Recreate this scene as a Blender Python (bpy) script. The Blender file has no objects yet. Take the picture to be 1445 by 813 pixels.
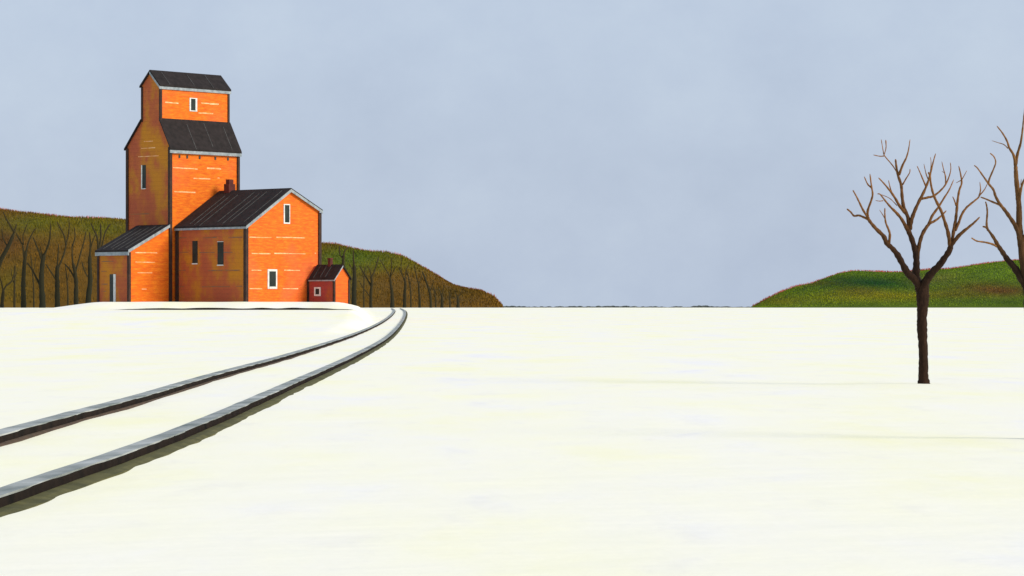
import bpy, math, random
from mathutils import Vector, noise

random.seed(7)
scene = bpy.context.scene
COL = scene.collection

# ------------------------------------------------------------------ camera numbers
SC = 1.45                          # how far the view is drawn out in depth
LENS = 70.0 * SC
F = 1445.0 * LENS / 36.0          # focal length in units of the 1445-wide frame
CX, HY = 722.5, 434.0             # centre column, eye-level row
EYE = 1.6

def ss(x, a, b):
    t = min(1.0, max(0.0, (x - a) / (b - a)))
    return t * t * (3 - 2 * t)

def lin(r, g, b):
    f = lambda c: (c / 255.0) / 12.92 if c / 255.0 <= 0.04045 else ((c / 255.0 + 0.055) / 1.055) ** 2.4
    return (f(r), f(g), f(b), 1.0)

# ------------------------------------------------------------------ object helpers
def tag(o, label=None, cat=None, group=None, kind=None):
    if label: o['label'] = label
    if cat: o['category'] = cat
    if group: o['group'] = group
    if kind: o['kind'] = kind
    return o

def empty(name, loc, rz=0.0):
    o = bpy.data.objects.new(name, None)
    COL.objects.link(o)
    o.location = loc
    o.rotation_euler = (0, 0, rz)
    o.empty_display_size = 0.5
    return o

class MB:
    """collects faces for one mesh object"""
    def __init__(self):
        self.v, self.f, self.m, self.c = [], [], [], []
        self.has_c = False
    def quad(self, pts, mi=0):
        n = len(self.v)
        self.v += [tuple(p) for p in pts]
        self.f.append(tuple(range(n, n + len(pts))))
        self.m.append(mi)
    def box(self, x0, x1, y0, y1, z0, z1, mi=0):
        p = [(x0, y0, z0), (x1, y0, z0), (x1, y1, z0), (x0, y1, z0), (x0, y0, z1), (x1, y0, z1), (x1, y1, z1), (x0, y1, z1)]
        self.hexa(p, mi)
    def hexa(self, p, mi=0):
        n = len(self.v)
        self.v += [tuple(q) for q in p]
        for f in ((3, 2, 1, 0), (4, 5, 6, 7), (0, 1, 5, 4), (1, 2, 6, 5), (2, 3, 7, 6), (3, 0, 4, 7)):
            self.f.append(tuple(n + i for i in f)); self.m.append(mi)
    def prism(self, poly, d, mi=0):
        """poly: list of points, extruded by vector d"""
        n = len(self.v); k = len(poly)
        self.v += [tuple(p) for p in poly]
        self.v += [tuple(Vector(p) + Vector(d)) for p in poly]
        self.f.append(tuple(n + i for i in reversed(range(k)))); self.m.append(mi)
        self.f.append(tuple(n + k + i for i in range(k))); self.m.append(mi)
        for i in range(k):
            j = (i + 1) % k
            self.f.append((n + i, n + j, n + k + j, n + k + i)); self.m.append(mi)
    def slab(self, a, b, c, d, t, mi=0):
        """roof slab: top quad a b c d, thickness t straight down"""
        dn = Vector((0, 0, -t))
        a, b, c, d = map(Vector, (a, b, c, d))
        self.hexa([a + dn, b + dn, c + dn, d + dn, a, b, c, d], mi)
    def tube(self, pts, rad, sides=8, cols=None, cap=True):
        k = len(pts); n0 = len(self.v)
        up = Vector((0.31, 0.87, 0.2)).normalized()
        for i in range(k):
            p = Vector(pts[i])
            t = (Vector(pts[min(k - 1, i + 1)]) - Vector(pts[max(0, i - 1)])).normalized()
            a = t.cross(up)
            if a.length < 1e-3: a = t.cross(Vector((1, 0, 0)))
            a.normalize(); b = t.cross(a).normalized()
            for j in range(sides):
                th = 2 * math.pi * j / sides
                w = rad[i] * (1 + 0.10 * math.sin(3.1 * j + 1.7 * i))
                self.v.append(tuple(p + a * math.cos(th) * w + b * math.sin(th) * w))
                self.c.append(cols[i] if cols else (1, 1, 1, 1))
        for i in range(k - 1):
            for j in range(sides):
                q = (j + 1) % sides
                self.f.append((n0 + i * sides + j, n0 + i * sides + q, n0 + (i + 1) * sides + q, n0 + (i + 1) * sides + j)); self.m.append(0)
        if cap:
            self.f.append(tuple(n0 + j for j in reversed(range(sides)))); self.m.append(0)
            self.f.append(tuple(n0 + (k - 1) * sides + j for j in range(sides))); self.m.append(0)
        if cols: self.has_c = True
    def build(self, name, mats, parent=None, smooth=False):
        me = bpy.data.meshes.new(name)
        me.from_pydata(self.v, [], self.f)
        for mt in (mats if isinstance(mats, (list, tuple)) else [mats]):
            me.materials.append(mt)
        me.polygons.foreach_set('material_index', self.m)
        if smooth:
            me.polygons.foreach_set('use_smooth', [True] * len(self.f))
        if self.has_c and len(self.c) == len(self.v):
            ca = me.color_attributes.new('cover', 'FLOAT_COLOR', 'POINT')
            ca.data.foreach_set('color', [x for c in self.c for x in c])
        me.update()
        o = bpy.data.objects.new(name, me)
        COL.objects.link(o)
        if parent: o.parent = parent
        return o

# ------------------------------------------------------------------ materials
def mat(name):
    m = bpy.data.materials.new(name); m.use_nodes = True
    nt = m.node_tree; b = nt.nodes['Principled BSDF']
    return m, nt, b

def N(nt, typ, **kw):
    n = nt.nodes.new(typ)
    for k, v in kw.items(): setattr(n, k, v)
    return n

def noise_fac(nt, scale, vec_scale=(1, 1, 1), detail=4, rough=0.55, coord='Object'):
    tc = N(nt, 'ShaderNodeTexCoord'); mp = N(nt, 'ShaderNodeMapping')
    mp.inputs['Scale'].default_value = vec_scale
    nt.links.new(tc.outputs[coord], mp.inputs['Vector'])
    nz = N(nt, 'ShaderNodeTexNoise'); nz.inputs['Scale'].default_value = scale
    nz.inputs['Detail'].default_value = detail; nz.inputs['Roughness'].default_value = rough
    nt.links.new(mp.outputs['Vector'], nz.inputs['Vector'])
    return nz.outputs['Fac']

def ramp(nt, fac, stops):
    r = N(nt, 'ShaderNodeValToRGB'); e = r.color_ramp.elements
    while len(e) > 1: e.remove(e[-1])
    e[0].position, e[0].color = stops[0]
    for p, c in stops[1:]:
        x = e.new(p); x.color = c
    nt.links.new(fac, r.inputs['Fac'])
    return r.outputs['Color']

def mix(nt, fac, a, b, blend='MIX'):
    m = N(nt, 'ShaderNodeMix', data_type='RGBA', blend_type=blend)
    for s, v in ((0, fac), (6, a), (7, b)):
        if hasattr(v, 'links'): nt.links.new(v, m.inputs[s])
        else: m.inputs[s].default_value = v
    return m.outputs[2]

def bump(nt, b, h, strength=0.3, dist=0.05):
    bp = N(nt, 'ShaderNodeBump'); bp.inputs['Strength'].default_value = strength; bp.inputs['Distance'].default_value = dist
    nt.links.new(h, bp.inputs['Height']); nt.links.new(bp.outputs['Normal'], b.inputs['Normal'])

W = (1, 1, 1, 1); K = (0, 0, 0, 1)

def paint_material(name, c_main, c_dark, c_light, c_rust, rust_at=0.56, aged_shade_k=(1, 1, 1)):
    """old painted horizontal boards: brushed colour, rusty patches, board joints"""
    m, nt, b = mat(name)
    brush = noise_fac(nt, 1.2, (1, 1, 5.0), 6, 0.65)
    col = ramp(nt, brush, [(0.28, c_dark), (0.5, c_main), (0.74, c_light)])
    patch = noise_fac(nt, 0.16, (1, 1, 1.0), 3, 0.5)
    pm = ramp(nt, patch, [(rust_at, K), (rust_at + 0.22, (0.8, 0.8, 0.8, 1))])
    col = mix(nt, pm, col, c_rust)
    # weathered ochre and rust patches on left-facing walls, their shade put into the colour
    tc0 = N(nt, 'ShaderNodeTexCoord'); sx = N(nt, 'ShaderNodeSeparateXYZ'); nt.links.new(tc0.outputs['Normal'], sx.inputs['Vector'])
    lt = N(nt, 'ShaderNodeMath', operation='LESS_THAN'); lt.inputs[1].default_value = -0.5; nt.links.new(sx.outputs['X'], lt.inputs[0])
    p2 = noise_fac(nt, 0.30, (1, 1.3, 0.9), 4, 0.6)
    k_ = lambda c: (c[0] * aged_shade_k[0], c[1] * aged_shade_k[1], c[2] * aged_shade_k[2], 1)
    aged_shade = ramp(nt, p2, [(0.38, k_((0.33, 0.078, 0.040))), (0.48, k_((0.38, 0.105, 0.036))), (0.55, k_((0.41, 0.160, 0.024))), (0.64, k_((0.46, 0.200, 0.016)))])
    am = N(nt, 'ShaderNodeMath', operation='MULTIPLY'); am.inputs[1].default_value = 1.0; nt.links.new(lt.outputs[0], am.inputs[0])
    col = mix(nt, am.outputs[0], col, mix(nt, 0.12, aged_shade, col))
    fine = noise_fac(nt, 6.0, (1, 1, 6), 3)
    col = mix(nt, 0.22, col, ramp(nt, fine, [(0.3, (0.35, 0.35, 0.35, 1)), (0.7, (1.5, 1.5, 1.5, 1))]), 'MULTIPLY')
    tc = N(nt, 'ShaderNodeTexCoord'); wv = N(nt, 'ShaderNodeTexWave', wave_type='BANDS', bands_direction='Z', wave_profile='SAW')
    wv.inputs['Scale'].default_value = 0.75; wv.inputs['Distortion'].default_value = 0.4
    wv.inputs['Detail'].default_value = 1.0
    nt.links.new(tc.outputs['Object'], wv.inputs['Vector'])
    joint = ramp(nt, wv.outputs['Fac'], [(0.0, (0.72, 0.66, 0.66, 1)), (0.09, W)])
    col = mix(nt, 0.8, col, joint, 'MULTIPLY')
    nt.links.new(col, b.inputs['Base Color'])
    b.inputs['Roughness'].default_value = 0.75
    b.inputs['Specular IOR Level'].default_value = 0.2
    bump(nt, b, wv.outputs['Fac'], 0.5, 0.04)
    return m

def plain(name, c1, c2, scale=3.0, rough=0.7, stretch=(1, 1, 1), metal=0.0, spec=0.3, bm=0.0):
    m, nt, b = mat(name)
    nf = noise_fac(nt, scale, stretch, 5, 0.6)
    nt.links.new(ramp(nt, nf, [(0.3, c1), (0.7, c2)]), b.inputs['Base Color'])
    b.inputs['Roughness'].default_value = rough; b.inputs['Metallic'].default_value = metal
    b.inputs['Specular IOR Level'].default_value = spec
    if bm: bump(nt, b, nf, bm, 0.03)
    return m

M = {}
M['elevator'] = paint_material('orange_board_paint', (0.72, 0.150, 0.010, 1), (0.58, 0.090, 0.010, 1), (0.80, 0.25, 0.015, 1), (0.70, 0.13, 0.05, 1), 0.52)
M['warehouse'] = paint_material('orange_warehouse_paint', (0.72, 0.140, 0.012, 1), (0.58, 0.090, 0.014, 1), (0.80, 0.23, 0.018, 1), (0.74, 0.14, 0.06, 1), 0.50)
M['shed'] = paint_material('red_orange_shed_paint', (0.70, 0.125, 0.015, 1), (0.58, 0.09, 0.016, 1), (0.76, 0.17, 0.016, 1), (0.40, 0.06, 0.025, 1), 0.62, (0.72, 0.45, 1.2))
M['roof'] = plain('weathered_black_roof', (0.010, 0.008, 0.008, 1), (0.026, 0.020, 0.020, 1), 2.0, 0.8, (1, 1, 1), 0, 0.2, 0.3)
M['seam'] = plain('grey_roof_seam', (0.022, 0.022, 0.022, 1), (0.08, 0.08, 0.08, 1), 3.0, 0.7)
M['fascia'] = plain('pale_grey_fascia', (0.16, 0.20, 0.22, 1), (0.36, 0.40, 0.42, 1), 2.5, 0.7)
M['corner'] = plain('dark_corner_board', (0.018, 0.010, 0.008, 1), (0.060, 0.030, 0.020, 1), 2.0, 0.8)
M['pale_board'] = plain('bare_pale_board', (0.74, 0.24, 0.04, 1), (0.80, 0.62, 0.36, 1), 1.6, 0.85, (1, 1, 3))
M['grey_board'] = plain('bare_grey_board', (0.36, 0.12, 0.02, 1), (0.11, 0.10, 0.085, 1), 1.3, 0.85, (1, 1, 3))
M['frame'] = plain('white_window_frame', (0.45, 0.48, 0.47, 1), (0.75, 0.76, 0.72, 1), 3.0, 0.6)
M['pane'] = plain('dark_window_glass', (0.012, 0.020, 0.018, 1), (0.030, 0.040, 0.036, 1), 1.0, 0.45, (1, 1, 1), 0, 0.15)
M['door'] = plain('dark_door_wood', (0.020, 0.028, 0.026, 1), (0.045, 0.052, 0.046, 1), 2.0, 0.7)
M['chimney'] = plain('dark_red_brick', (0.06, 0.014, 0.012, 1), (0.13, 0.028, 0.02, 1), 3.0, 0.85)
M['rail_top'] = plain('frosted_grey_steel', (0.15, 0.18, 0.175, 1), (0.52, 0.54, 0.53, 1), 1.4, 0.95, (1, 0.5, 1), 0.0, 0.04, 0.6)
M['rail_web'] = plain('blackened_steel', (0.010, 0.009, 0.008, 1), (0.026, 0.018, 0.014, 1), 2.0, 0.95, (1, 1, 1), 0, 0.03)
M['rail_foot'] = plain('mossy_rail_base', (0.050, 0.050, 0.012, 1), (0.12, 0.11, 0.034, 1), 2.2, 0.9)
M['rail_foot_rust'] = plain('rusty_rail_base', (0.045, 0.032, 0.018, 1), (0.10, 0.06, 0.035, 1), 2.2, 0.9)

def cover_material(name, vary=0.5):
    m, nt, b = mat(name)
    at = N(nt, 'ShaderNodeAttribute', attribute_name='cover')
    geo = N(nt, 'ShaderNodeNewGeometry')
    rnd = ramp(nt, geo.outputs['Random Per Island'], [(0.0, (0.55, 0.55, 0.6, 1)), (1.0, (1.5, 1.45, 1.3, 1))])
    col = mix(nt, vary, at.outputs['Color'], rnd, 'MULTIPLY')
    nf = noise_fac(nt, 0.25, (1, 1, 1), 5, 0.6)
    col = mix(nt, 0.5, col, ramp(nt, nf, [(0.3, (0.55, 0.6, 0.6, 1)), (0.7, (1.4, 1.35, 1.2, 1))]), 'MULTIPLY')
    nt.links.new(col, b.inputs['Base Color'])
    b.inputs['Roughness'].default_value = 0.9; b.inputs['Specular IOR Level'].default_value = 0.1
    return m
M['cover'] = cover_material('hillside_ground_cover', 0.0)
M['blades'] = cover_material('dry_brush_blades', 0.4)

def bark_material(name):
    m, nt, b = mat(name)
    at = N(nt, 'ShaderNodeAttribute', attribute_name='cover')
    nf = noise_fac(nt, 22.0, (1, 1, 0.35), 5, 0.65)
    col = mix(nt, 0.85, at.outputs['Color'], ramp(nt, nf, [(0.3, (0.45, 0.42, 0.4, 1)), (0.72, (1.7, 1.6, 1.45, 1))]), 'MULTIPLY')
    nt.links.new(col, b.inputs['Base Color'])
    b.inputs['Roughness'].default_value = 0.9; b.inputs['Specular IOR Level'].default_value = 0.15
    bump(nt, b, nf, 0.6, 0.02)
    return m
M['bark'] = bark_material('ridged_brown_bark')

def snow_material():
    m, nt, b = mat('trodden_snow')
    big = noise_fac(nt, 0.30, (1, 0.30, 1), 5, 0.6)
    col = ramp(nt, big, [(0.30, (0.885, 0.870, 0.86, 1)), (0.42, (0.93, 0.905, 0.79, 1)), (0.54, (0.94, 0.915, 0.745, 1)), (0.68, (0.94, 0.915, 0.64, 1))])
    mid = noise_fac(nt, 1.3, (1, 0.28, 1), 5, 0.65)
    col = mix(nt, 0.35, col, ramp(nt, mid, [(0.28, (0.86, 0.86, 0.95, 1)), (0.44, W)]), 'MULTIPLY')
    nt.links.new(col, b.inputs['Base Color'])
    b.inputs['Roughness'].default_value = 0.9; b.inputs['Specular IOR Level'].default_value = 0.1
    h1 = noise_fac(nt, 0.8, (0.5, 1, 1), 6, 0.6)
    bump(nt, b, h1, 0.35, 0.12)
    return m
M['snow'] = snow_material()

# ------------------------------------------------------------------ ground
def ground_z(X, Y):
    Y = Y / SC
    g = 1.56 * ss(Y, 90, 420)
    t = -X - 0.0705 * max(Y, 140)
    side = ss(t, -0.3, 1.5)
    kn = (1.41 - 0.13 * ss(-X, 39, 50)) * ss(Y, 105, 176) * side
    edge = 1.1 * noise.noise(Vector((X * 0.22, 0.4, 1.7)))
    lump = 0.10 * noise.noise(Vector((X * 0.35, Y * 0.12, 6.0)))
    md = (2.10 + lump * ss(Y, 170, 176)) * ss(Y, 172.3 + edge, 178.0 + edge) * (1 - ss(Y, 212, 235)) * ss(t, -0.3, 3.4) * (1 - ss(-X, 36.5, 43.0))
    md = max(0.0, md)
    top = max(g, kn)
    if md > 0: top = max(top, kn + (2.10 - kn) * (md / 2.10) if kn > 0 else md)
    return top

def axis(segs):
    out = []
    for a, b, st in segs:
        n = max(1, round((b - a) / st))
        out += [a + (b - a) * i / n for i in range(n)]
    return out + [segs[-1][1]]
ys = axis([(-60, 0, 10), (0, 70, 1.0), (70, 165, 1.5), (165, 220, 0.5), (220, 430, 4), (430, 700, 20), (700, 1500, 80), (1500, 9000, 500)])
ys = [y * SC for y in ys]
xs = axis([(-6000, -600, 450), (-600, -100, 40), (-100, -48, 2), (-48, -8, 0.5), (-8, 5, 1.3), (5, 10, 0.3), (10, 40, 1.5), (40, 160, 10), (160, 600, 40), (600, 6000, 450)])
g = MB()
for Y in ys:
    for X in xs:
        z = ground_z(X, Y)
        for tx, ty in ((8.40, 59.5), (6.28, 34.7)):
            z += 0.025 * math.exp(-(((X - tx + 0.35) / 1.0) ** 2 + ((Y - ty) / 1.3) ** 2))
        if Y < 230 and abs(X) < 60:
            z += 0.018 * noise.noise(Vector((X * 0.25, Y * 0.3, 0.3))) * (1 if Y > 12 else 0.4)
        g.v.append((X, Y, z))
nx = len(xs)
for j in range(len(ys) - 1):
    for i in range(nx - 1):
        g.f.append((j * nx + i, j * nx + i + 1, (j + 1) * nx + i + 1, (j + 1) * nx + i)); g.m.append(0)
tag(g.build('snow_ground', M['snow'], smooth=True), kind='structure')

def on_ground(x, y):
    """world point where the sight line through a frame point first meets the snow"""
    k = (x - CX) / F; q = (y - HY) / F
    Y = 8.0 * SC
    while Y < 900 * SC:
        if ground_z(k * Y, Y) >= EYE - q * Y: break
        Y *= 1.002
    return k * Y, Y

def catmull(pts, n=6):
    P = [Vector(p) for p in pts]
    P = [P[0] * 2 - P[1]] + P + [P[-1] * 2 - P[-2]]
    out = []
    for i in range(1, len(P) - 2):
        for j in range(n):
            t = j / n
            a, b, c, d = P[i - 1], P[i], P[i + 1], P[i + 2]
            out.append(0.5 * ((2 * b) + (c - a) * t + (2 * a - 5 * b + 4 * c - d) * t * t + (3 * b - a - 3 * c + d) * t ** 3))
    out.append(P[-2])
    return out

# ------------------------------------------------------------------ rails
def sweep(path, prof, mbx):
    """path: (x,y) points; prof: (side, height) closed profile"""
    k = len(prof); n0 = len(mbx.v)
    for i, p in enumerate(path):
        a = path[max(0, i - 1)]; b = path[min(len(path) - 1, i + 1)]
        t = Vector((b[0] - a[0], b[1] - a[1])).normalized()
        s = Vector((t.y, -t.x))
        z = ground_z(p[0], p[1])
        wob = 0.012 * noise.noise(Vector((p[0] * 0.6, p[1] * 0.6, 4.0)))
        for q_, (o, h) in enumerate(prof):
            rg_ = 0.018 * noise.noise(Vector((p[0] * 1.1, p[1] * 1.1, 7.0 + q_ * 3.1)))
            mbx.v.append((p[0] + s.x * (o + wob + rg_ * (1.6 if abs(o) > 0.1 else 0.35)), p[1] + s.y * (o + wob + rg_ * (1.6 if abs(o) > 0.1 else 0.35)), z + h + rg_ * (0.7 if abs(o) > 0.1 else 0.25)))
    for i in range(len(path) - 1):
        for j in range(k):
            q = (j + 1) % k
            mbx.f.append((n0 + i * k + j, n0 + i * k + q, n0 + (i + 1) * k + q, n0 + (i + 1) * k + j)); mbx.m.append(0)
    mbx.f.append(tuple(n0 + j for j in reversed(range(k)))); mbx.m.append(0)
    mbx.f.append(tuple(n0 + (len(path) - 1) * k + j for j in range(k))); mbx.m.append(0)

def make_rail(px, label, foot_mat, foot_w, hw):
    pts = [on_ground(x, y) for x, y in px]
    d = Vector(pts[0]) - Vector(pts[1])
    first = Vector(pts[0]) + d.normalized() * 9
    pts = [tuple(first)] + pts
    path = [(p.x, p.y) for p in catmull([(p[0], p[1], 0) for p in pts], 26)]
    root = empty('rail', (0, 0, 0))
    tag(root, label, 'rail', 'pair of rails of the railway track')
    a = MB(); sweep(path, [(-hw, 0.102), (-hw * 0.55, 0.112), (0.010, 0.118), (0.008, 0.100), (-hw, 0.04)], a); a.build('rail_head', M['rail_top'], root)
    w = MB(); sweep(path, [(-hw + 0.02, 0.04), (0.008, 0.108), (0.016, 0.02), (0.016, -0.06), (-hw + 0.02, -0.06)], w); w.build('web', M['rail_web'], root)
    f = MB(); sweep(path, [(0.017, 0.026), (foot_w * 0.6, 0.022), (foot_w, 0.004), (foot_w + 0.02, -0.05), (0.017, -0.05)], f); f.build('foot', foot_mat, root)

near_px = [(0, 721), (104, 682), (209, 643), (314, 598), (418, 548), (502, 507), (543, 483), (562, 465), (571, 451), (573, 443), (571, 438.5), (566, 436.0)]
far_px = [(0, 628), (104, 597), (209, 567), (314, 533.5), (418, 503), (502, 474), (538, 457), (552, 447), (557, 441), (557, 438), (554, 436)]
make_rail(near_px, 'nearer rail of the curving track, with a mossy olive foot', M['rail_foot'], 0.19, 0.24)
make_rail(far_px, 'farther rail of the curving track, thinner, with a rusty foot', M['rail_foot_rust'], 0.07, 0.29)

sd = [((150 + i * 7.1 - CX) / F * 171.6 * SC, (171.6 + 0.5 * noise.noise(Vector((i * 0.21, 3.3, 0.2))) + 0.7 * noise.noise(Vector((i * 0.08, 1.3, 0.2)))) * SC) for i in range(50)]
sp = MB()
sweep(sd, [(-0.12, -0.15), (-0.12, 0.13), (0.10, 0.15), (0.14, -0.15)], sp)
n_ = len(sd)
for i in range(n_):
    e_ = min(1.0, i / 14.0, (n_ - 1 - i) / 5.0)
    dz = 0.10 * noise.noise(Vector((i * 0.23, 8.0, 0.4))) - 0.16 * (1 - e_)
    for j in range(4):
        v_ = sp.v[i * 4 + j]; sp.v[i * 4 + j] = (v_[0], v_[1], v_[2] + dz)
tag(sp.build('siding_rail', M['rail_web']), 'thin dark siding rail half buried along the snowy bank below the buildings', 'rail')

# ------------------------------------------------------------------ the buildings
AL = math.radians(41)
Y0 = 192.0 * SC
O = Vector(((240 - CX) / F * Y0, Y0))
az = math.atan2(O.x, O.y)
wv_ = Vector((math.sin(az), math.cos(az))); rv_ = Vector((math.cos(az), -math.sin(az)))
U = rv_ * math.cos(AL) + wv_ * math.sin(AL)
V = -rv_ * math.sin(AL) + wv_ * math.cos(AL)
RZ = math.atan2(U.y, U.x)
BZ = 2.06                       # level of the yard under the buildings

def depth(a, b): return O.y + a * U.y + b * V.y
def a_at(px, b):
    k = (px - CX) / F
    return (k * (O.y + b * V.y) - (O.x + b * V.x)) / (U.x - k * U.y)
def b_at(px, a):
    k = (px - CX) / F
    return (k * (O.y + a * U.y) - (O.x + a * U.x)) / (V.x - k * V.y)
def h_at(py, a, b): return EYE + (HY - py) * depth(a, b) / F - BZ

class Bld:
    """a building root at local (a0,b0); coordinates given in the shared yard frame"""
    def __init__(self, name, a0, b0, label, cat):
        p = O + U * a0 + V * b0
        self.o = Vector((a0, b0, 0))
        self.root = tag(empty(name, (p.x, p.y, BZ), RZ), label, cat)
    def part(self, mbx, name, mats, parent=None, smooth=False):
        mbx.v = [tuple(Vector(p) - self.o) for p in mbx.v]
        ob = mbx.build(name, mats, parent or self.root, smooth)
        return ob

def h_avg(p0, ab0, p1, ab1): return 0.5 * (h_at(p0, *ab0) + h_at(p1, *ab1))

def face_rect(mbx, face, at, s0, s1, z0, z1, d0, d1, mi=0):
    """box on a wall face. face 'R': plane b=at, outward -b, s along a. face 'L': plane a=at, outward -a, s along b."""
    s0, s1 = min(s0, s1), max(s0, s1)
    if face == 'R': mbx.box(s0, s1, at - d1, at - d0, z0, z1, mi)
    else: mbx.box(at - d1, at - d0, s0, s1, z0, z1, mi)

def s_of(face, at, px): return a_at(px, at) if face == 'R' else b_at(px, at)
def z_of(face, at, s, py): return h_at(py, s, at) if face == 'R' else h_at(py, at, s)

def dashes(mbx, face, at, lst, mi, th=0.135):
    for x0, x1, y in lst:
        # break each stroke into a few board lengths
        s0, s1 = sorted((s_of(face, at, x0), s_of(face, at, x1)))
        z = z_of(face, at, (s0 + s1) / 2, y)
        s = s0
        while s < s1 - 0.05:
            e = min(s1, s + random.uniform(0.5, 1.4))
            face_rect(mbx, face, at, s, e - 0.03, z - th / 2 * random.uniform(0.6, 1.2), z + th / 2 * random.uniform(0.6, 1.2), -0.02, 0.012, mi)
            s = e

def window(B, face, at, x0, x1, y0, y1, fl=0.09, fr=0.09, ft=0.09, fb=0.12, parent=None):
    s0, s1 = sorted((s_of(face, at, x0), s_of(face, at, x1)))
    zm = (s0 + s1) / 2
    z1, z0 = z_of(face, at, zm, y0), z_of(face, at, zm, y1)
    if face == 'L': fl, fr = fr, fl        # picture left is the far end of that face
    root = MB(); face_rect(root, face, at, s0, s1, z0, z1, -0.03, 0.015)
    w = B.part(root, 'window', M['pane'], parent)
    f = MB()
    if fl: face_rect(f, face, at, s0 - fl, s0, z0 - fb, z1 + ft, -0.02, 0.055)
    if fr: face_rect(f, face, at, s1, s1 + fr, z0 - fb, z1 + ft, -0.02, 0.055)
    if ft: face_rect(f, face, at, s0, s1, z1, z1 + ft, -0.02, 0.050)
    B.part(f, 'frame', M['frame'], w)
    if fb:
        q = MB(); face_rect(q, face, at, s0 - 0.0, s1 + 0.0, z0 - fb, z0, -0.02, 0.085)
        B.part(q, 'sill', M['frame'], w)
    return w

def seams(mbx, e0, e1, r0, r1, n, lift=0.05, wdt=0.07, mi=1, skip=0.25):
    """raised standing seams from eave edge e0-e1 to ridge edge r0-r1"""
    e0, e1, r0, r1 = map(Vector, (e0, e1, r0, r1))
    d = (e1 - e0).normalized() * wdt * 0.5
    up = Vector((0, 0, lift))
    for i in range(1, n):
        if random.random() < skip: continue
        t = (i + random.uniform(-0.15, 0.15)) / n
        p, q = e0.lerp(e1, t), r0.lerp(r1, t)
        lo, hi = random.uniform(0.0, 0.12), random.uniform(0.8, 0.97)
        p, q = p.lerp(q, lo), p.lerp(q, hi)
        mbx.hexa([p - d, p + d, q + d, q - d, p - d + up, p + d + up, q + d + up, q - d + up], mi)

DN = -0.8
# ---- tower of the grain elevator -------------------------------------------------
ta = a_at(336, 0.0)                                  # length along U
tb = b_at(180, 0.0)                                  # width along V
zs = h_avg(207, (0, 0), 206, (ta, 0))                                 # main eave
c0, c1 = b_at(226.5, 0), b_at(200.5, 0)              # cupola wall positions
cm = (c0 + c1) / 2
zsh = h_avg(173, (0, c0), 171, (ta, c0))                               # shoulder where cupola meets main roof
zce = -0.12 + h_avg(121.5, (0, c0), 121, (ta, c0))                             # cupola eave
zap = -0.15 + h_avg(103, (0, cm), 102, (ta, cm))                               # apex
E_ = Bld('grain_elevator', ta / 2, tb / 2, 'tall orange wooden grain elevator with stepped black roof and raised cupola', 'grain elevator')
w = MB()
w.prism([(0, 0, DN), (0, 0, zs), (0, c0, zsh), (0, c0, zce), (0, cm, zap), (0, c1, zce), (0, c1, zsh), (0, tb, zs), (0, tb, DN)][::-1], (ta, 0, 0))
dashes(w, 'R', 0, [(244, 279, 237.6), (292, 312, 238), (273, 297, 252.3), (307, 310, 251.5), (246, 276, 271)], 1)
dashes(w, 'R', c0, [(240, 303, 128), (233, 252, 145), (284, 309, 146.5), (280, 301, 160)], 1)
dashes(w, 'L', 0, [(199, 219, 209), (195, 224, 220.6), (203, 216, 199.5)], 1, 0.07)
dashes(w, 'L', 0, [(184, 211, 302)], 2, 0.09)
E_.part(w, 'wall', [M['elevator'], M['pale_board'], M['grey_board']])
ov = 0.22
def roof_pair(B, name, a0, a1, eave0, ridge, eave1, th=0.2, n=8, parent=None, nf=True):
    """gable roof with ridge along U. eave0/ridge/eave1 = (b,z)"""
    r = MB()
    (b0, z0), (bm, zm), (b1, z1) = eave0, ridge, eave1
    r.slab((a0, b0, z0), (a1, b0, z0), (a1, bm, zm), (a0, bm, zm), th)
    r.slab((a0, bm, zm), (a1, bm, zm), (a1, b1, z1), (a0, b1, z1), th)
    seams(r, (a0, b0, z0), (a1, b0, z0), (a0, bm, zm), (a1, bm, zm), n)
    seams(r, (a0, b1, z1), (a1, b1, z1), (a0, bm, zm), (a1, bm, zm), n)
    return B.part(r, name, [M['roof'], M['seam']], parent)
# main roof: two slopes that stop at the cupola
sl = (zsh - zs) / c0
r = MB()
r.slab((-ov, -0.30, zs - 0.30 * sl + 0.16), (ta + ov, -0.30, zs - 0.30 * sl + 0.16), (ta + ov, c0 - 0.005, zsh + 0.16), (-ov, c0 - 0.005, zsh + 0.16), 0.18)
sl2 = (zsh - zs) / (tb - c1)
r.slab((-ov, c1 + 0.005, zsh + 0.16), (ta + ov, c1 + 0.005, zsh + 0.16), (ta + ov, tb + 0.3, zs - 0.3 * sl2 + 0.16), (-ov, tb + 0.3, zs - 0.3 * sl2 + 0.16), 0.18)
seams(r, (-ov, -0.30, zs - 0.30 * sl + 0.16), (ta + ov, -0.30, zs - 0.30 * sl + 0.16), (-ov, c0, zsh + 0.16), (ta + ov, c0, zsh + 0.16), 8)
E_.part(r, 'roof', [M['roof'], M['seam']])
f = MB()
ze = zs - 0.30 * sl + 0.16
f.box(-ov, ta + ov, -0.29, -0.20, ze - 0.18 - 0.30, ze - 0.185)
E_.part(f, 'fascia', M['fascia'])
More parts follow.
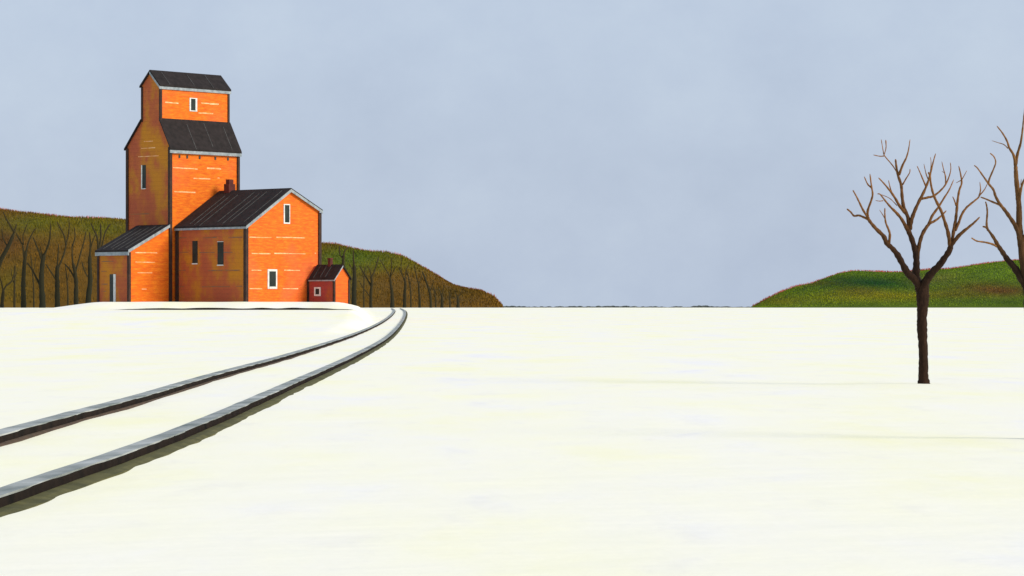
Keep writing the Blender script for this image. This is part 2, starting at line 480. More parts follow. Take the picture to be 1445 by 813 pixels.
# cupola roof
slc = (zap - zce) / (cm - c0)
eo = 0.16
zr0 = zce - eo * slc + 0.15
roof_c = roof_pair(E_, 'cupola_roof', -ov, ta + ov, (c0 - eo, zr0), (cm, zap + 0.15), (c1 + eo, zr0), 0.17, 8)
f = MB()
f.box(-ov, ta + ov, c0 - eo + 0.01, c0 - eo + 0.09, zr0 - 0.17 - 0.26, zr0 - 0.175)
E_.part(f, 'fascia', M['fascia'])
f = MB()   # pale barge board down the near rake of the cupola gable
f.prism([(-ov - 0.04, c0 - eo, zr0 - 0.17), (-ov - 0.04, cm, zap - 0.02), (-ov - 0.04, cm, zap - 0.26), (-ov - 0.04, c0 - eo, zr0 - 0.42)], (0.05, 0, 0))
E_.part(f, 'barge_board', M['fascia'])
# dark corner boards
cb = 0.16
def corner(B, a, b, z0, z1, cbw=0.15):
    m_ = MB(); m_.box(a - cbw, a + cbw, b - cbw, b + cbw, z0, z1)
    B.part(m_, 'corner_board', M['corner'])
corner(E_, 0.02, 0.02, DN, zs - 0.25); corner(E_, ta - 0.02, 0.02, DN, zs - 0.25); corner(E_, 0.02, tb - 0.02, DN, zs - 0.2)
corner(E_, 0.03, c0 + 0.02, zsh - 0.1, zce - 0.1, 0.11); corner(E_, ta - 0.03, c0 + 0.02, zsh - 0.1, zce - 0.1, 0.11); corner(E_, 0.03, c1 - 0.02, zsh - 0.1, zce - 0.1, 0.11)
window(E_, 'R', c0, 269, 275.5, 139.5, 156.0, 0.17, 0.22, 0.08, 0.09)
window(E_, 'L', 0, 201, 206, 233, 266, 0.13, 0.0, 0.0, 0.07)
for x in (253, 264, 281.6, 303.7, 321.5):
    s = a_at(x, 0); z = zs - 1.12
    v_ = MB(); face_rect(v_, 'R', 0, s - 0.10, s + 0.10, z - 0.15, z + 0.15, -0.02, 0.05)
    E_.part(v_, 'vent', M['door'])
# ---- lean-to on the tower's gable end -----------------------------------------------
la = a_at(182, 0.05)
lb0 = 0.05; lb1 = b_at(139, la)
zle = h_at(353, la, lb0)
zlt = h_at(318, 0, lb0)
w = MB()
w.prism([(la, lb0, DN), (la, lb0, zle), (-0.02, lb0, zlt), (-0.02, lb0, DN)][::-1], (0, lb1 - lb0, 0))
dashes(w, 'R', lb0, [(191, 222, 356.7), (191, 219, 370), (194, 215, 385), (200, 207, 408)], 1, 0.09)
dashes(w, 'L', la, [(143, 161, 369), (143, 151, 383), (143, 152, 401), (143, 150, 411)], 2, 0.08)
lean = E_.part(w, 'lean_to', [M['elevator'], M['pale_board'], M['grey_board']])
sll = (zlt - zle) / (-la)
oe = 0.28
r = MB()
zq = zle - oe * sll + 0.14
r.slab((la - oe, lb0 - 0.22, zq), (-0.16, lb0 - 0.22, zlt - 0.16 * sll + 0.14), (-0.16, lb1 + 0.2, zlt - 0.16 * sll + 0.14), (la - oe, lb1 + 0.2, zq), 0.16)
seams(r, (la - oe, lb1 + 0.2, zq), (la - oe, lb0 - 0.22, zq), (-0.16, lb1 + 0.2, zlt - 0.16 * sll + 0.14), (-0.16, lb0 - 0.22, zlt - 0.16 * sll + 0.14), 6)
E_.part(r, 'roof', [M['roof'], M['seam']], lean)
f = MB(); f.box(la - oe + 0.01, la - oe + 0.09, lb0 - 0.22, lb1 + 0.2, zq - 0.165 - 0.34, zq - 0.165)
E_.part(f, 'fascia', M['fascia'], lean)
f = MB()
f.prism([(la - oe, lb0 - 0.26, zq + 0.01), (-0.17, lb0 - 0.26, zlt - 0.17 * sll + 0.15), (-0.17, lb0 - 0.26, zlt - 0.17 * sll - 0.13), (la - oe, lb0 - 0.26, zq - 0.28)], (0, 0.06, 0))
E_.part(f, 'barge_board', M['fascia'], lean)
for (a, b) in ((la + 0.02, lb0 + 0.02), (la + 0.02, lb1 - 0.02)):
    m_ = MB(); m_.box(a - 0.13, a + 0.13, b - 0.13, b + 0.13, DN, zle - 0.22)
    E_.part(m_, 'corner_board', M['corner'], lean)
s0, s1 = sorted((b_at(155, la), b_at(160.5, la)))
d_ = MB(); face_rect(d_, 'L', la, s0, s1, -0.1, h_at(387, la, s0), -0.02, 0.03)
E_.part(d_, 'door', M['door'], lean)
s2 = b_at(163.5, la)
d_ = MB(); face_rect(d_, 'L', la, min(s0, s2), s0 - 0.002, -0.1, h_at(387, la, s0), -0.02, 0.06)
E_.part(d_, 'door_frame', M['frame'], lean)

# ---- warehouse in front ---------------------------------------------------------------
wa0 = a_at(247, 0.0)
L = -b_at(347, wa0)
wb = -L
wa1 = a_at(451, wb)
wam = a_at(408, wb)
zwl = h_avg(319, (wa0, wb), 319, (wa0, 0))
zwm = -0.12 + h_avg(268, (wam, wb), 268, (wam, 0))
zwr = h_at(297.5, wa1, wb)
B_ = Bld('warehouse', (wa0 + wa1) / 2, wb / 2, 'orange gabled warehouse with black roof standing against the tall elevator tower', 'building')
w = MB()
w.prism([(wa0, wb, DN), (wa0, wb, zwl), (wam, wb, zwm), (wa1, wb, zwr), (wa1, wb, DN)][::-1], (0, L - 0.17, 0))
dashes(w, 'R', wb, [(352, 383, 335), (390, 430, 335.3), (355, 382, 358), (387, 431, 358), (444, 446, 357.6), (355, 369, 381.6), (401, 424, 381.6), (352, 370, 407.4), (399, 421, 407.4)], 1, 0.10)
dashes(w, 'L', wa0, [(248, 264, 335.8), (286, 306, 335.5), (322, 343, 335.2), (248, 266, 356.4), (281, 303, 356.4), (309, 328, 356.4), (248, 262, 381.6), (293, 339, 381.6), (248, 260, 404.5), (285, 324, 404.5), (333, 342, 404)], 2, 0.10)
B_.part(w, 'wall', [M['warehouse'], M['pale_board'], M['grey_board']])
slw = (zwm - zwl) / (wam - wa0); slr = (zwm - zwr) / (wa1 - wam)
ol, orr, og = 0.22, 0.15, 0.30
zL = zwl - ol * slw + 0.16; zR = zwr - orr * slr + 0.16
be = -0.165
r = MB()
r.slab((wa0 - ol, wb - og, zL), (wam, wb - og, zwm + 0.16), (wam, be, zwm + 0.16), (wa0 - ol, be, zL), 0.17)
r.slab((wam, wb - og, zwm + 0.16), (wa1 + orr, wb - og, zR), (wa1 + orr, be, zR), (wam, be, zwm + 0.16), 0.17)
seams(r, (wa0 - ol, be, zL), (wa0 - ol, wb - og, zL), (wam, be, zwm + 0.16), (wam, wb - og, zwm + 0.16), 11)
roof_w = B_.part(r, 'roof', [M['roof'], M['seam']])
f = MB(); f.box(wa0 - ol + 0.01, wa0 - ol + 0.08, wb - og + 0.05, be, zL - 0.175 - 0.20, zL - 0.175)
B_.part(f, 'fascia', M['fascia'])
f = MB()
f.prism([(wa0 - ol, wb - og - 0.01, zL - 0.10), (wam, wb - og - 0.01, zwm + 0.06), (wam, wb - og - 0.01, zwm - 0.24), (wa0 - ol, wb - og - 0.01, zL - 0.40)][::-1], (0, 0.06, 0))
B_.part(f, 'barge_board', M['fascia'])
f = MB()
f.prism([(wam + 0.003, wb - og - 0.01, zwm + 0.06), (wa1 + orr, wb - og - 0.01, zR - 0.10), (wa1 + orr, wb - og - 0.01, zR - 0.36), (wam + 0.003, wb - og - 0.01, zwm - 0.22)][::-1], (0, 0.06, 0))
B_.part(f, 'barge_board', M['fascia'])
corner(B_, wa0 + 0.03, wb + 0.03, DN, zwl - 0.25, 0.17); corner(B_, wa1 - 0.03, wb + 0.03, DN, zwr - 0.2, 0.17)
m_ = MB(); m_.box(wa0 - 0.13, wa0 + 0.17, -0.55, -0.17, DN, zwl - 0.25); B_.part(m_, 'corner_board', M['corner'])
window(B_, 'L', wa0, 271.5, 279, 340, 371.5, 0.0, 0.0, 0.0, 0.11)
window(B_, 'L', wa0, 307, 315.5, 341.5, 373.5, 0.0, 0.0, 0.05, 0.11)
window(B_, 'R', wb, 401.5, 408, 289.5, 314, 0.14, 0.08, 0.10, 0.13)
window(B_, 'R', wb, 379.5, 389, 383, 404.5, 0.20, 0.16, 0.20, 0.22)
# chimney on the ridge near the tower
cb_ = b_at(324, wam)
c_ = MB()
zc0 = zwm - 0.35
c_.box(wam - 0.42, wam + 0.42, cb_ - 0.36, cb_ + 0.36, zc0, zwm + 0.78)
c_.box(wam - 0.28, wam + 0.28, cb_ - 0.24, cb_ + 0.24, zwm + 0.78, zwm + 1.22)
B_.part(c_, 'chimney', M['chimney'], roof_w)

# ---- little shed -----------------------------------------------------------------------
sa0 = a_at(433.5, wb - 0.02)
sLb = b_at(471.5, sa0)
sa1 = a_at(492.5, sLb)
sam = (sa0 + sa1) / 2
zse = h_at(392, sa0, sLb); zsm = h_at(375, sam, sLb)
S_ = Bld('shed', sam, (sLb + wb) / 2, 'small red brown shed with black gabled roof at the end of the orange warehouse', 'shed')
w = MB()
w.prism([(sa0, sLb, DN), (sa0, sLb, zse), (sam, sLb, zsm), (sa1, sLb, zse), (sa1, sLb, DN)][::-1], (0, wb - 0.02 - sLb, 0))
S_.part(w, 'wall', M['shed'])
sls = (zsm - zse) / (sam - sa0)
oo = 0.16; zS = zse - oo * sls + 0.13
r = MB()
y0_, y1_ = sLb - 0.22, wb - 0.34
r.slab((sa0 - oo, y0_, zS), (sam, y0_, zsm + 0.13), (sam, y1_, zsm + 0.13), (sa0 - oo, y1_, zS), 0.14)
r.slab((sam, y0_, zsm + 0.13), (sa1 + oo, y0_, zS), (sa1 + oo, y1_, zS), (sam, y1_, zsm + 0.13), 0.14)
seams(r, (sa0 - oo, y1_, zS), (sa0 - oo, y0_, zS), (sam, y1_, zsm + 0.13), (sam, y0_, zsm + 0.13), 5)
roof_s = S_.part(r, 'roof', [M['roof'], M['seam']])
f = MB(); f.box(sa0 - oo + 0.01, sa0 - oo + 0.06, y0_ + 0.03, y1_, zS - 0.145 - 0.12, zS - 0.145)
S_.part(f, 'fascia', M['fascia'])
f = MB()
f.prism([(sa0 - oo, y0_ - 0.01, zS - 0.09), (sam, y0_ - 0.01, zsm + 0.04), (sam, y0_ - 0.01, zsm - 0.12), (sa0 - oo, y0_ - 0.01, zS - 0.24)][::-1], (0, 0.05, 0))
S_.part(f, 'barge_board', M['fascia'])
for a in (sa0 + 0.02, sa1 - 0.02):
    m_ = MB(); m_.box(a - 0.10, a + 0.10, sLb - 0.08, sLb + 0.12, DN, zse - 0.15); S_.part(m_, 'corner_board', M['corner'])
m_ = MB(); m_.box(sa0 - 0.08, sa0 + 0.1, wb - 0.30, wb - 0.06, DN, zse - 0.15); S_.part(m_, 'corner_board', M['corner'])
window(S_, 'L', sa0, 445.5, 451, 407.5, 415.5, 0.17, 0.17, 0.15, 0.16)
cs = b_at(466, sam)
c_ = MB(); c_.box(sam - 0.17, sam + 0.17, cs - 0.17, cs + 0.17, zsm - 0.1, zsm + 0.65); c_.box(sam - 0.21, sam + 0.21, cs - 0.21, cs + 0.21, zsm + 0.65, zsm + 0.75)
S_.part(c_, 'chimney', M['chimney'], roof_s)

# ------------------------------------------------------------------ hills
def interp(pts, x):
    if x <= pts[0][0]: return pts[0][1]
    for (x0, y0), (x1, y1) in zip(pts, pts[1:]):
        if x <= x1: return y0 + (y1 - y0) * (x - x0) / (x1 - x0)
    return pts[-1][1]

def patch_colour(blobs, base, x, y):
    """ground-cover colours: soft patches of one plant or another, at frame position"""
    c = Vector(base[:3]); 
    for (bx, by, rx, ry, col, k) in blobs:
        d = ((x - bx) / rx) ** 2 + ((y - by) / ry) ** 2
        wgt = k * math.exp(-d)
        c = c.lerp(Vector(col[:3]), wgt)
    return c

def make_hill(name, sky, Yf, Yc, Yb, x0, x1, base, blobs, seed, amp=0.35):
    """ridge whose crest follows sky (frame x -> frame y)"""
    def H(X, Y):
        x = CX + X / max(Y, Yc) * F
        hc = max(0.0, (HY - interp(sky, x))) * Yc / F
        if Y <= Yc: t = max(0.0, (Y - Yf) / (Yc - Yf)); s = math.sin(t * math.pi / 2) ** 0.85
        else: t = min(1.0, (Y - Yc) / (Yb - Yc)); s = math.cos(t * math.pi / 2)
        n = noise.noise(Vector((X * 0.06, Y * 0.06, seed))) * amp + noise.noise(Vector((X * 0.25, Y * 0.25, seed))) * amp * 0.35
        k = min(1.0, hc / 3.0)
        return 1.45 + hc * s + n * s * k - (0.35 if hc < 0.05 else 0.0)
    def colour(X, Y, z):
        x = CX + X / Y * F; y = HY - (z - EYE) / Y * F
        jx = 26 * noise.noise(Vector((X * 0.05, z * 0.16, seed + 3))); jy = 8 * noise.noise(Vector((X * 0.06, z * 0.2, seed + 5)))
        c = patch_colour(blobs, base, x + jx, y + jy)
        return (c.x, c.y, c.z, 1.0)
    mbx = MB(); mbx.has_c = True
    X0, X1 = (x0 - CX) / F * Yc, (x1 - CX) / F * Yc
    nxx = int((X1 - X0) / 1.2); nyy = 60
    for j in range(nyy + 1):
        Y = Yf - 2 + (Yb - Yf + 2) * j / nyy
        for i in range(nxx + 1):
            X = X0 + (X1 - X0) * i / nxx
            z = H(X, Y) if Yf <= Y < Yb - 0.1 else 0.6
            mbx.v.append((X, Y, z)); mbx.c.append(colour(X, Y, z))
    for j in range(nyy):
        for i in range(nxx):
            a = j * (nxx + 1) + i
            mbx.f.append((a, a + 1, a + nxx + 2, a + nxx + 1)); mbx.m.append(0)
    tag(mbx.build(name, M['cover'], smooth=True), kind='structure')
    return H, colour, X0, X1

def blades(name, H, colour, X0, X1, Ya, Yb, n, h0, h1, w0, w1, lean=0.25, label=None, cat=None, gain=1.0, minz=1.6, fixed=None):
    mbx = MB(); mbx.has_c = True
    made = 0
    while made < n:
        X = random.uniform(X0, X1); Y = random.uniform(Ya, Yb)
        z = H(X, Y)
        made += 1
        if z < minz: continue
        h = random.uniform(h0, h1) * (0.7 + 0.6 * (noise.noise(Vector((X * 0.1, Y * 0.1, 9))) + 0.5)); wd = random.uniform(w0, w1)
        th = random.uniform(0, math.pi); dx, dy = math.cos(th) * wd / 2, math.sin(th) * wd / 2
        lx, ly = random.uniform(-lean, lean) * h, random.uniform(-lean, lean) * h
        c = fixed(X) if fixed else colour(X, Y, z)
        c = (c[0] * gain, c[1] * gain, c[2] * gain, 1)
        k = len(mbx.v)
        mbx.v += [(X - dx, Y - dy, z - 0.1), (X + dx, Y + dy, z - 0.1), (X + lx + dx * 0.5, Y + ly + dy * 0.5, z + h), (X + lx - dx * 0.5, Y + ly - dy * 0.5, z + h)]
        mbx.c += [c] * 4
        mbx.f.append((k, k + 1, k + 2, k + 3)); mbx.m.append(0)
    o = mbx.build(name, M['blades'])
    tag(o, label, cat, kind='stuff')
    return o

sky_l = [(-420, 330), (-260, 300), (-120, 288), (0, 296), (30, 300), (60, 303), (100, 307), (140, 309), (180, 311), (260, 322), (340, 330), (420, 338), (455, 344), (475, 345), (500, 351), (525, 356),
         (545, 357), (570, 363), (600, 379), (620, 390), (640, 402), (655, 406.5), (680, 412), (697, 420), (706, 429), (711, 434), (714, 436)]
brown = (0.115, 0.060, 0.008); olive = (0.095, 0.095, 0.006); dk = (0.055, 0.042, 0.008); green = (0.065, 0.100, 0.006); ochre = (0.17, 0.085, 0.010)
bl_l = [(60, 318, 120, 16, olive, 0.9), (160, 322, 60, 18, olive, 0.8), (0, 340, 30, 30, (0.08, 0.035, 0.012), 0.7), (105, 355, 22, 30, ochre, 0.8), (70, 380, 60, 30, brown, 0.6), (20, 400, 30, 30, olive, 0.4),
        (500, 365, 60, 14, green, 0.95), (480, 380, 40, 30, green, 0.7), (560, 375, 60, 14, olive, 0.8), (600, 412, 90, 14, (0.10, 0.055, 0.007), 0.8), (640, 415, 40, 14, dk, 0.5)]
Hl, Cl, lx0, lx1 = make_hill('hill', sky_l, 426 * SC, 480 * SC, 560 * SC, -420, 716, brown, bl_l, 2.0)
blades('brush', Hl, Cl, lx0, lx1, 427 * SC, 484 * SC, 70000, 0.20, 0.55, 0.08, 0.22, 0.2, 'dry brown and olive brush covering the hillside behind the elevator', 'brush', 1.35, 1.62)
def redtwig(X):
    k = random.random()
    return (0.30 + 0.3 * k, 0.06 + 0.07 * k, 0.035 + 0.05 * k)
blades('red_brush', Hl, Cl, lx0, lx1, 478.5 * SC, 483 * SC, 6500, 0.25, 0.75, 0.05, 0.14, 0.35, 'thin reddish brush fringing the crest of the brown hill', 'brush', 1.0, 1.9, redtwig)

sky_r = [(1052, 436), (1058, 434), (1066, 430), (1080, 422.5), (1100, 413), (1120, 405.5), (1145, 399.5), (1160, 393.5), (1180, 386), (1200, 382.5), (1230, 383.5), (1270, 384.5), (1300, 382), (1340, 379.5),
         (1370, 374), (1400, 370), (1445, 366), (1560, 352), (1700, 350), (1900, 372), (2050, 400), (2120, 432)]
rg = (0.062, 0.100, 0.006)
bl_r = [(1235, 397, 70, 11, (0.006, 0.036, 0.007), 1.0), (1160, 402, 40, 8, (0.022, 0.065, 0.006), 0.7), (1240, 420, 90, 9, (0.13, 0.120, 0.004), 0.95), (1210, 412, 30, 6, (0.07, 0.045, 0.006), 0.5), (1100, 425, 40, 8, (0.10, 0.085, 0.008), 0.6),
        (1400, 385, 60, 9, (0.075, 0.125, 0.008), 0.8), (1320, 392, 30, 8, (0.10, 0.085, 0.02), 0.5), (1405, 408, 50, 9, (0.085, 0.040, 0.010), 1.0), (1350, 418, 50, 8, (0.09, 0.075, 0.006), 0.7), (1400, 428, 70, 5, (0.04, 0.075, 0.008), 0.7), (1130, 400, 50, 5, (0.10, 0.045, 0.01), 0.5)]
Hr, Cr, rx0, rx1 = make_hill('hill', sky_r, 418 * SC, 462 * SC, 540 * SC, 1050, 2120, rg, bl_r, 11.0, 0.25)
blades('grass', Hr, Cr, rx0, (1500 - CX) / F * 462 * SC, 419 * SC, 466 * SC, 50000, 0.07, 0.22, 0.08, 0.25, 0.5, 'short green and yellow grass covering the low hill behind the bare trees', 'grass', 2.2, 1.62)
blades('red_grass', Hr, Cr, rx0, (1500 - CX) / F * 462 * SC, 460.5 * SC, 464.5 * SC, 4500, 0.2, 0.55, 0.05, 0.14, 0.5, 'thin reddish grass along the crest of the green hill', 'grass', 1.0, 1.8, redtwig)

# far low woods on the plain between the hills
mbx = MB(); mbx.has_c = True
for i in range(5200):
    x = random.uniform(690, 1085); Y = random.uniform(880, 930) * SC
    X = (x - CX) / F * Y
    prof = 0.62 + 0.55 * noise.noise(Vector((x * 0.03, 0.5, 0.1))) + 0.35 * noise.noise(Vector((x * 0.2, 2.5, 0.1)))
    h = max(0.12, prof) * random.uniform(0.5, 1.0) * 1.15; wd = random.uniform(0.3, 0.8)
    th = random.uniform(-0.8, 0.8); dx, dy = math.cos(th) * wd / 2, math.sin(th) * wd / 2
    k = len(mbx.v); z = 1.55
    mbx.v += [(X - dx, Y - dy, z - 0.1), (X + dx, Y + dy, z - 0.1), (X + dx * 0.4, Y + dy * 0.4, z + h), (X - dx * 0.4, Y - dy * 0.4, z + h)]
    t = random.random()
    mbx.c += [(0.05 + 0.06 * t, 0.06 + 0.065 * t, 0.065 + 0.06 * t, 1)] * 4
    mbx.f.append((k, k + 1, k + 2, k + 3)); mbx.m.append(0)
tag(mbx.build('distant_woods', M['blades']), 'thin dark line of far woods on the horizon between the hills', 'woods', kind='stuff')

# ------------------------------------------------------------------ trees
class Tree:
    def __init__(self, Yd, seed, dark, tip, spread=0.5):
        self.Y = Yd; self.rng = random.Random(seed); self.dark, self.tip = dark, tip
        self.known = []        # (x, y, depth offset)
        self.spread = spread
        self.trunk, self.crown = MB(), MB()
    def col(self, wpx, wmax):
        t = max(0.0, min(1.0, (wmax - wpx) / wmax)) ** 1.5
        return tuple(Vector(self.dark).lerp(Vector(self.tip), t)) + (1.0,)
    def add(self, pts, w0, w1, part='crown', wmax=9.0, sides=7, n=5, dd=None, ws=None):
        """pts in frame pixels"""
        if self.known:
            x0, y0 = pts[0]
            kx = min(self.known, key=lambda k: (k[0] - x0) ** 2 + (k[1] - y0) ** 2)
            d0 = kx[2]
        else: d0 = 0.0
        P = catmull([(p[0], p[1], 0) for p in pts], n)
        ln = [0.0]
        for a, b in zip(P, P[1:]): ln.append(ln[-1] + (b - a).length)
        tot = ln[-1] or 1
        if dd is None: dd = self.rng.choice((-1, 1)) * self.rng.uniform(0.25, 1.0) * self.spread
        out, rad, cols = [], [], []
        for p, l in zip(P, ln):
            t = l / tot
            off = d0 + dd * (tot / F * self.Y) * t
            Yp = self.Y + off
            w_ = (interp(ws, t) if ws else w0 + (w1 - w0) * t)
            wp = w_ * (1 + 0.12 * noise.noise(Vector((p.x * 0.12, p.y * 0.12, self.Y))))
            out.append(((p.x - CX) / F * Yp, Yp, EYE + (HY - p.y) / F * Yp))
            rad.append(wp / 2 / F * Yp); cols.append(self.col(w_, wmax))
            self.known.append((p.x, p.y, off))
        rad[-1] *= 0.55
        (self.trunk if part == 'trunk' else self.crown).tube(out, rad, sides, cols)
    def finish(self, name, label, group, base):
        x, y = base
        root = empty(name, ((x - CX) / F * self.Y, self.Y, ground_z((x - CX) / F * self.Y, self.Y)))
        tag(root, label, 'tree', group)
        inv = Vector(root.location)
        for mbx, nm in ((self.trunk, 'trunk'), (self.crown, 'crown')):
            if not mbx.f: continue
            mbx.v = [tuple(Vector(p) - inv) for p in mbx.v]
            mbx.build(nm, M['bark'], root, smooth=True)
        return root

def Z7(pts): return [(1170 + x / 3.127, 140 + y / 3.127) for x, y in pts]
GRP1 = 'bare trees in the open snow'
bark_d = (0.024, 0.012, 0.007); bark_t = (0.30, 0.140, 0.045)
t = Tree(EYE * F / 109.5, 3, bark_d, bark_t, 0.45)
t.add([(1304, 547), (1303, 530), (1303, 500), (1301.5, 470), (1301, 450), (1302, 430), (1302, 415), (1302.5, 400)], 15, 16, 'trunk', 12, 14, ws=[(0, 25), (0.025, 17.5), (0.1, 13.6), (0.5, 13.4), (0.75, 14.5), (0.88, 18), (1, 16)], dd=0.0)
for pts, a, b in [
    ([(398, 845), (385, 805), (345, 765), (320, 720), (300, 685), (275, 655), (255, 638), (240, 605), (205, 570), (180, 540), (170, 520)], 13, 5),
    ([(170, 522), (171, 490), (185, 450), (192, 420), (187, 385), (180, 330)], 4.2, 2.2),
    ([(186, 390), (170, 375), (155, 342)], 2.6, 1.8),
    ([(172, 524), (150, 490), (133, 455), (118, 425), (105, 402)], 4, 2.4),
    ([(177, 533), (150, 520), (130, 513), (110, 515), (95, 498), (78, 484)], 4, 2.8),
    ([(263, 645), (268, 600), (262, 575), (250, 545), (246, 510), (246, 480)], 4.6, 2.2),
    ([(249, 532), (235, 508), (222, 488)], 1.8, 1.0),
    ([(410, 850), (385, 790), (385, 740), (385, 700), (375, 650), (358, 600), (345, 575)], 14, 8),
    ([(348, 580), (320, 530), (295, 500), (270, 475), (245, 445), (225, 420), (213, 418)], 6.5, 1.8),
    ([(238, 448), (222, 450), (205, 447)], 1.5, 1.0),
    ([(352, 590), (350, 530), (330, 480), (322, 430), (318, 380), (305, 340), (297, 300), (293, 265)], 7.5, 3.2),
    ([(308, 335), (325, 290), (340, 260), (350, 225), (357, 178)], 4.2, 1.3),
    ([(324, 378), (340, 350), (355, 325), (357, 308)], 2.6, 1.6),
    ([(336, 502), (310, 470), (290, 435), (265, 400), (240, 370), (218, 347)], 5.5, 2.0),
    ([(277, 415), (268, 385), (262, 358)], 2.4, 1.4),
    ([(300, 470), (270, 440), (240, 425), (222, 420)], 1.6, 1.0),
    ([(357, 575), (362, 540), (375, 500), (395, 455), (420, 405), (440, 355), (450, 315), (460, 275), (470, 240)], 7.0, 1.8),
    ([(440, 360), (428, 330), (418, 285)], 2.0, 1.0),
    ([(427, 385), (408, 340), (395, 310), (388, 295)], 2.8, 1.4),
    ([(448, 318), (450, 280), (447, 255)], 1.6, 0.9),
    ([(408, 440), (440, 433), (460, 428), (490, 405), (515, 375), (530, 340), (537, 310), (535, 280)], 4, 1.4),
    ([(515, 374), (513, 340), (505, 310), (497, 275)], 2.6, 1.1),
    ([(509, 325), (497, 318)], 1.2, 0.8),
    ([(386, 715), (396, 650), (410, 600), (430, 565), (447, 545)], 8, 5.5),
    ([(445, 548), (470, 535), (495, 515), (517, 492)], 4.5, 2.4),
    ([(437, 558), (455, 515), (480, 480), (505, 440), (530, 400), (550, 355)], 5, 1.5),
    ([(415, 850), (425, 808), (455, 765), (485, 735), (510, 700), (530, 670), (540, 638)], 14, 9),
    ([(534, 650), (525, 590), (510, 540), (495, 495), (475, 455), (460, 420), (450, 380), (445, 340), (438, 322)], 6.5, 3.0),
    ([(540, 645), (550, 580), (558, 535), (563, 490), (568, 440), (575, 400), (585, 370), (580, 330), (572, 295)], 6.5, 2.0),
    ([(561, 470), (552, 445), (545, 430)], 3, 1.8),
    ([(583, 360), (600, 330), (608, 315)], 1.7, 1.0),
    ([(582, 358), (560, 370)], 1.5, 1.0),
    ([(540, 642), (575, 600), (610, 570), (640, 545), (665, 520)], 7.5, 2.6),
    ([(556, 580), (572, 545), (585, 510), (605, 480), (630, 458), (655, 438), (663, 428)], 5, 2.8),
    ([(662, 428), (668, 400), (665, 365)], 2.6, 1.2),
    ([(663, 426), (685, 400), (700, 370)], 2.2, 1.2),
    ([(301, 325), (278, 290), (245, 250), (238, 225), (230, 178)], 2.0, 1.4),
    ([(246, 250), (225, 252), (195, 246)], 2.0, 1.4),
    ([(243, 245), (251, 215), (250, 180)], 1.2, 2.4),
]:
    t.add(Z7(pts), a * 0.92, b * 0.82)
t.finish('bare_tree', 'bare brown tree with a straight trunk standing whole in the open snow', GRP1, (1303, 543.5))

t = Tree(EYE * F / 188.0, 8, (0.024, 0.014, 0.008), (0.30, 0.150, 0.052), 0.4)
t.add([(1462, 630), (1461, 610), (1459, 560), (1456, 500), (1454, 450), (1451.5, 412)] + Z7([(858, 720), (845, 625), (839, 560), (838, 480), (834, 430), (830, 390), (825, 340), (823, 290)]), 17, 6, 'trunk', 14, 12, ws=[(0, 20), (0.05, 17), (0.5, 16), (0.62, 12), (0.7, 10), (1, 5.5)], dd=0.02)
for pts, a, b in [
    ([(823, 300), (815, 250), (795, 215), (785, 185), (765, 150), (740, 118)], 5, 2.0),
    ([(790, 218), (770, 200), (745, 192), (718, 183)], 1.8, 0.9),
    ([(823, 292), (832, 240), (845, 195), (853, 140), (857, 100), (861, 60), (866, 20)], 5, 1.6),
    ([(838, 460), (846, 400), (860, 358), (885, 325), (905, 270)], 5, 2),
    ([(848, 392), (846, 375), (848, 352)], 1.6, 0.9),
    ([(842, 610), (825, 565), (800, 525), (775, 490), (755, 465), (735, 430), (725, 400), (705, 375), (680, 340), (655, 305), (640, 292)], 8, 1.8),
    ([(757, 468), (720, 453), (690, 440), (668, 432)], 3.8, 2.4),
    ([(703, 372), (708, 350), (725, 310), (735, 280), (728, 255), (710, 238)], 3.2, 2.0),
    ([(885, 850), (845, 785), (815, 740), (785, 705), (765, 675), (745, 645), (725, 610), (700, 575), (690, 565), (677, 562)], 15, 3),
    ([(743, 652), (720, 640), (690, 632), (655, 627), (640, 620), (628, 612)], 3.4, 2.4),
    ([(701, 580), (695, 550), (698, 500), (695, 470), (690, 452)], 4, 2.4),
    ([(880, 850), (915, 780), (950, 690), (985, 600), (1000, 500), (990, 430)], 13, 3),
    ([(950, 690), (1000, 640), (1050, 600), (1090, 530)], 6, 2),
    ([(990, 560), (1030, 480), (1035, 400), (1060, 340)], 5, 2),
    ([(850, 640), (880, 560), (915, 500), (925, 420), (950, 350)], 6, 2),
]:
    t.add(Z7(pts), a * 0.9, b * 0.82)
t.finish('bare_tree', 'low-forked bare tree cut off by the edge of the photo', GRP1, (1461, 622))

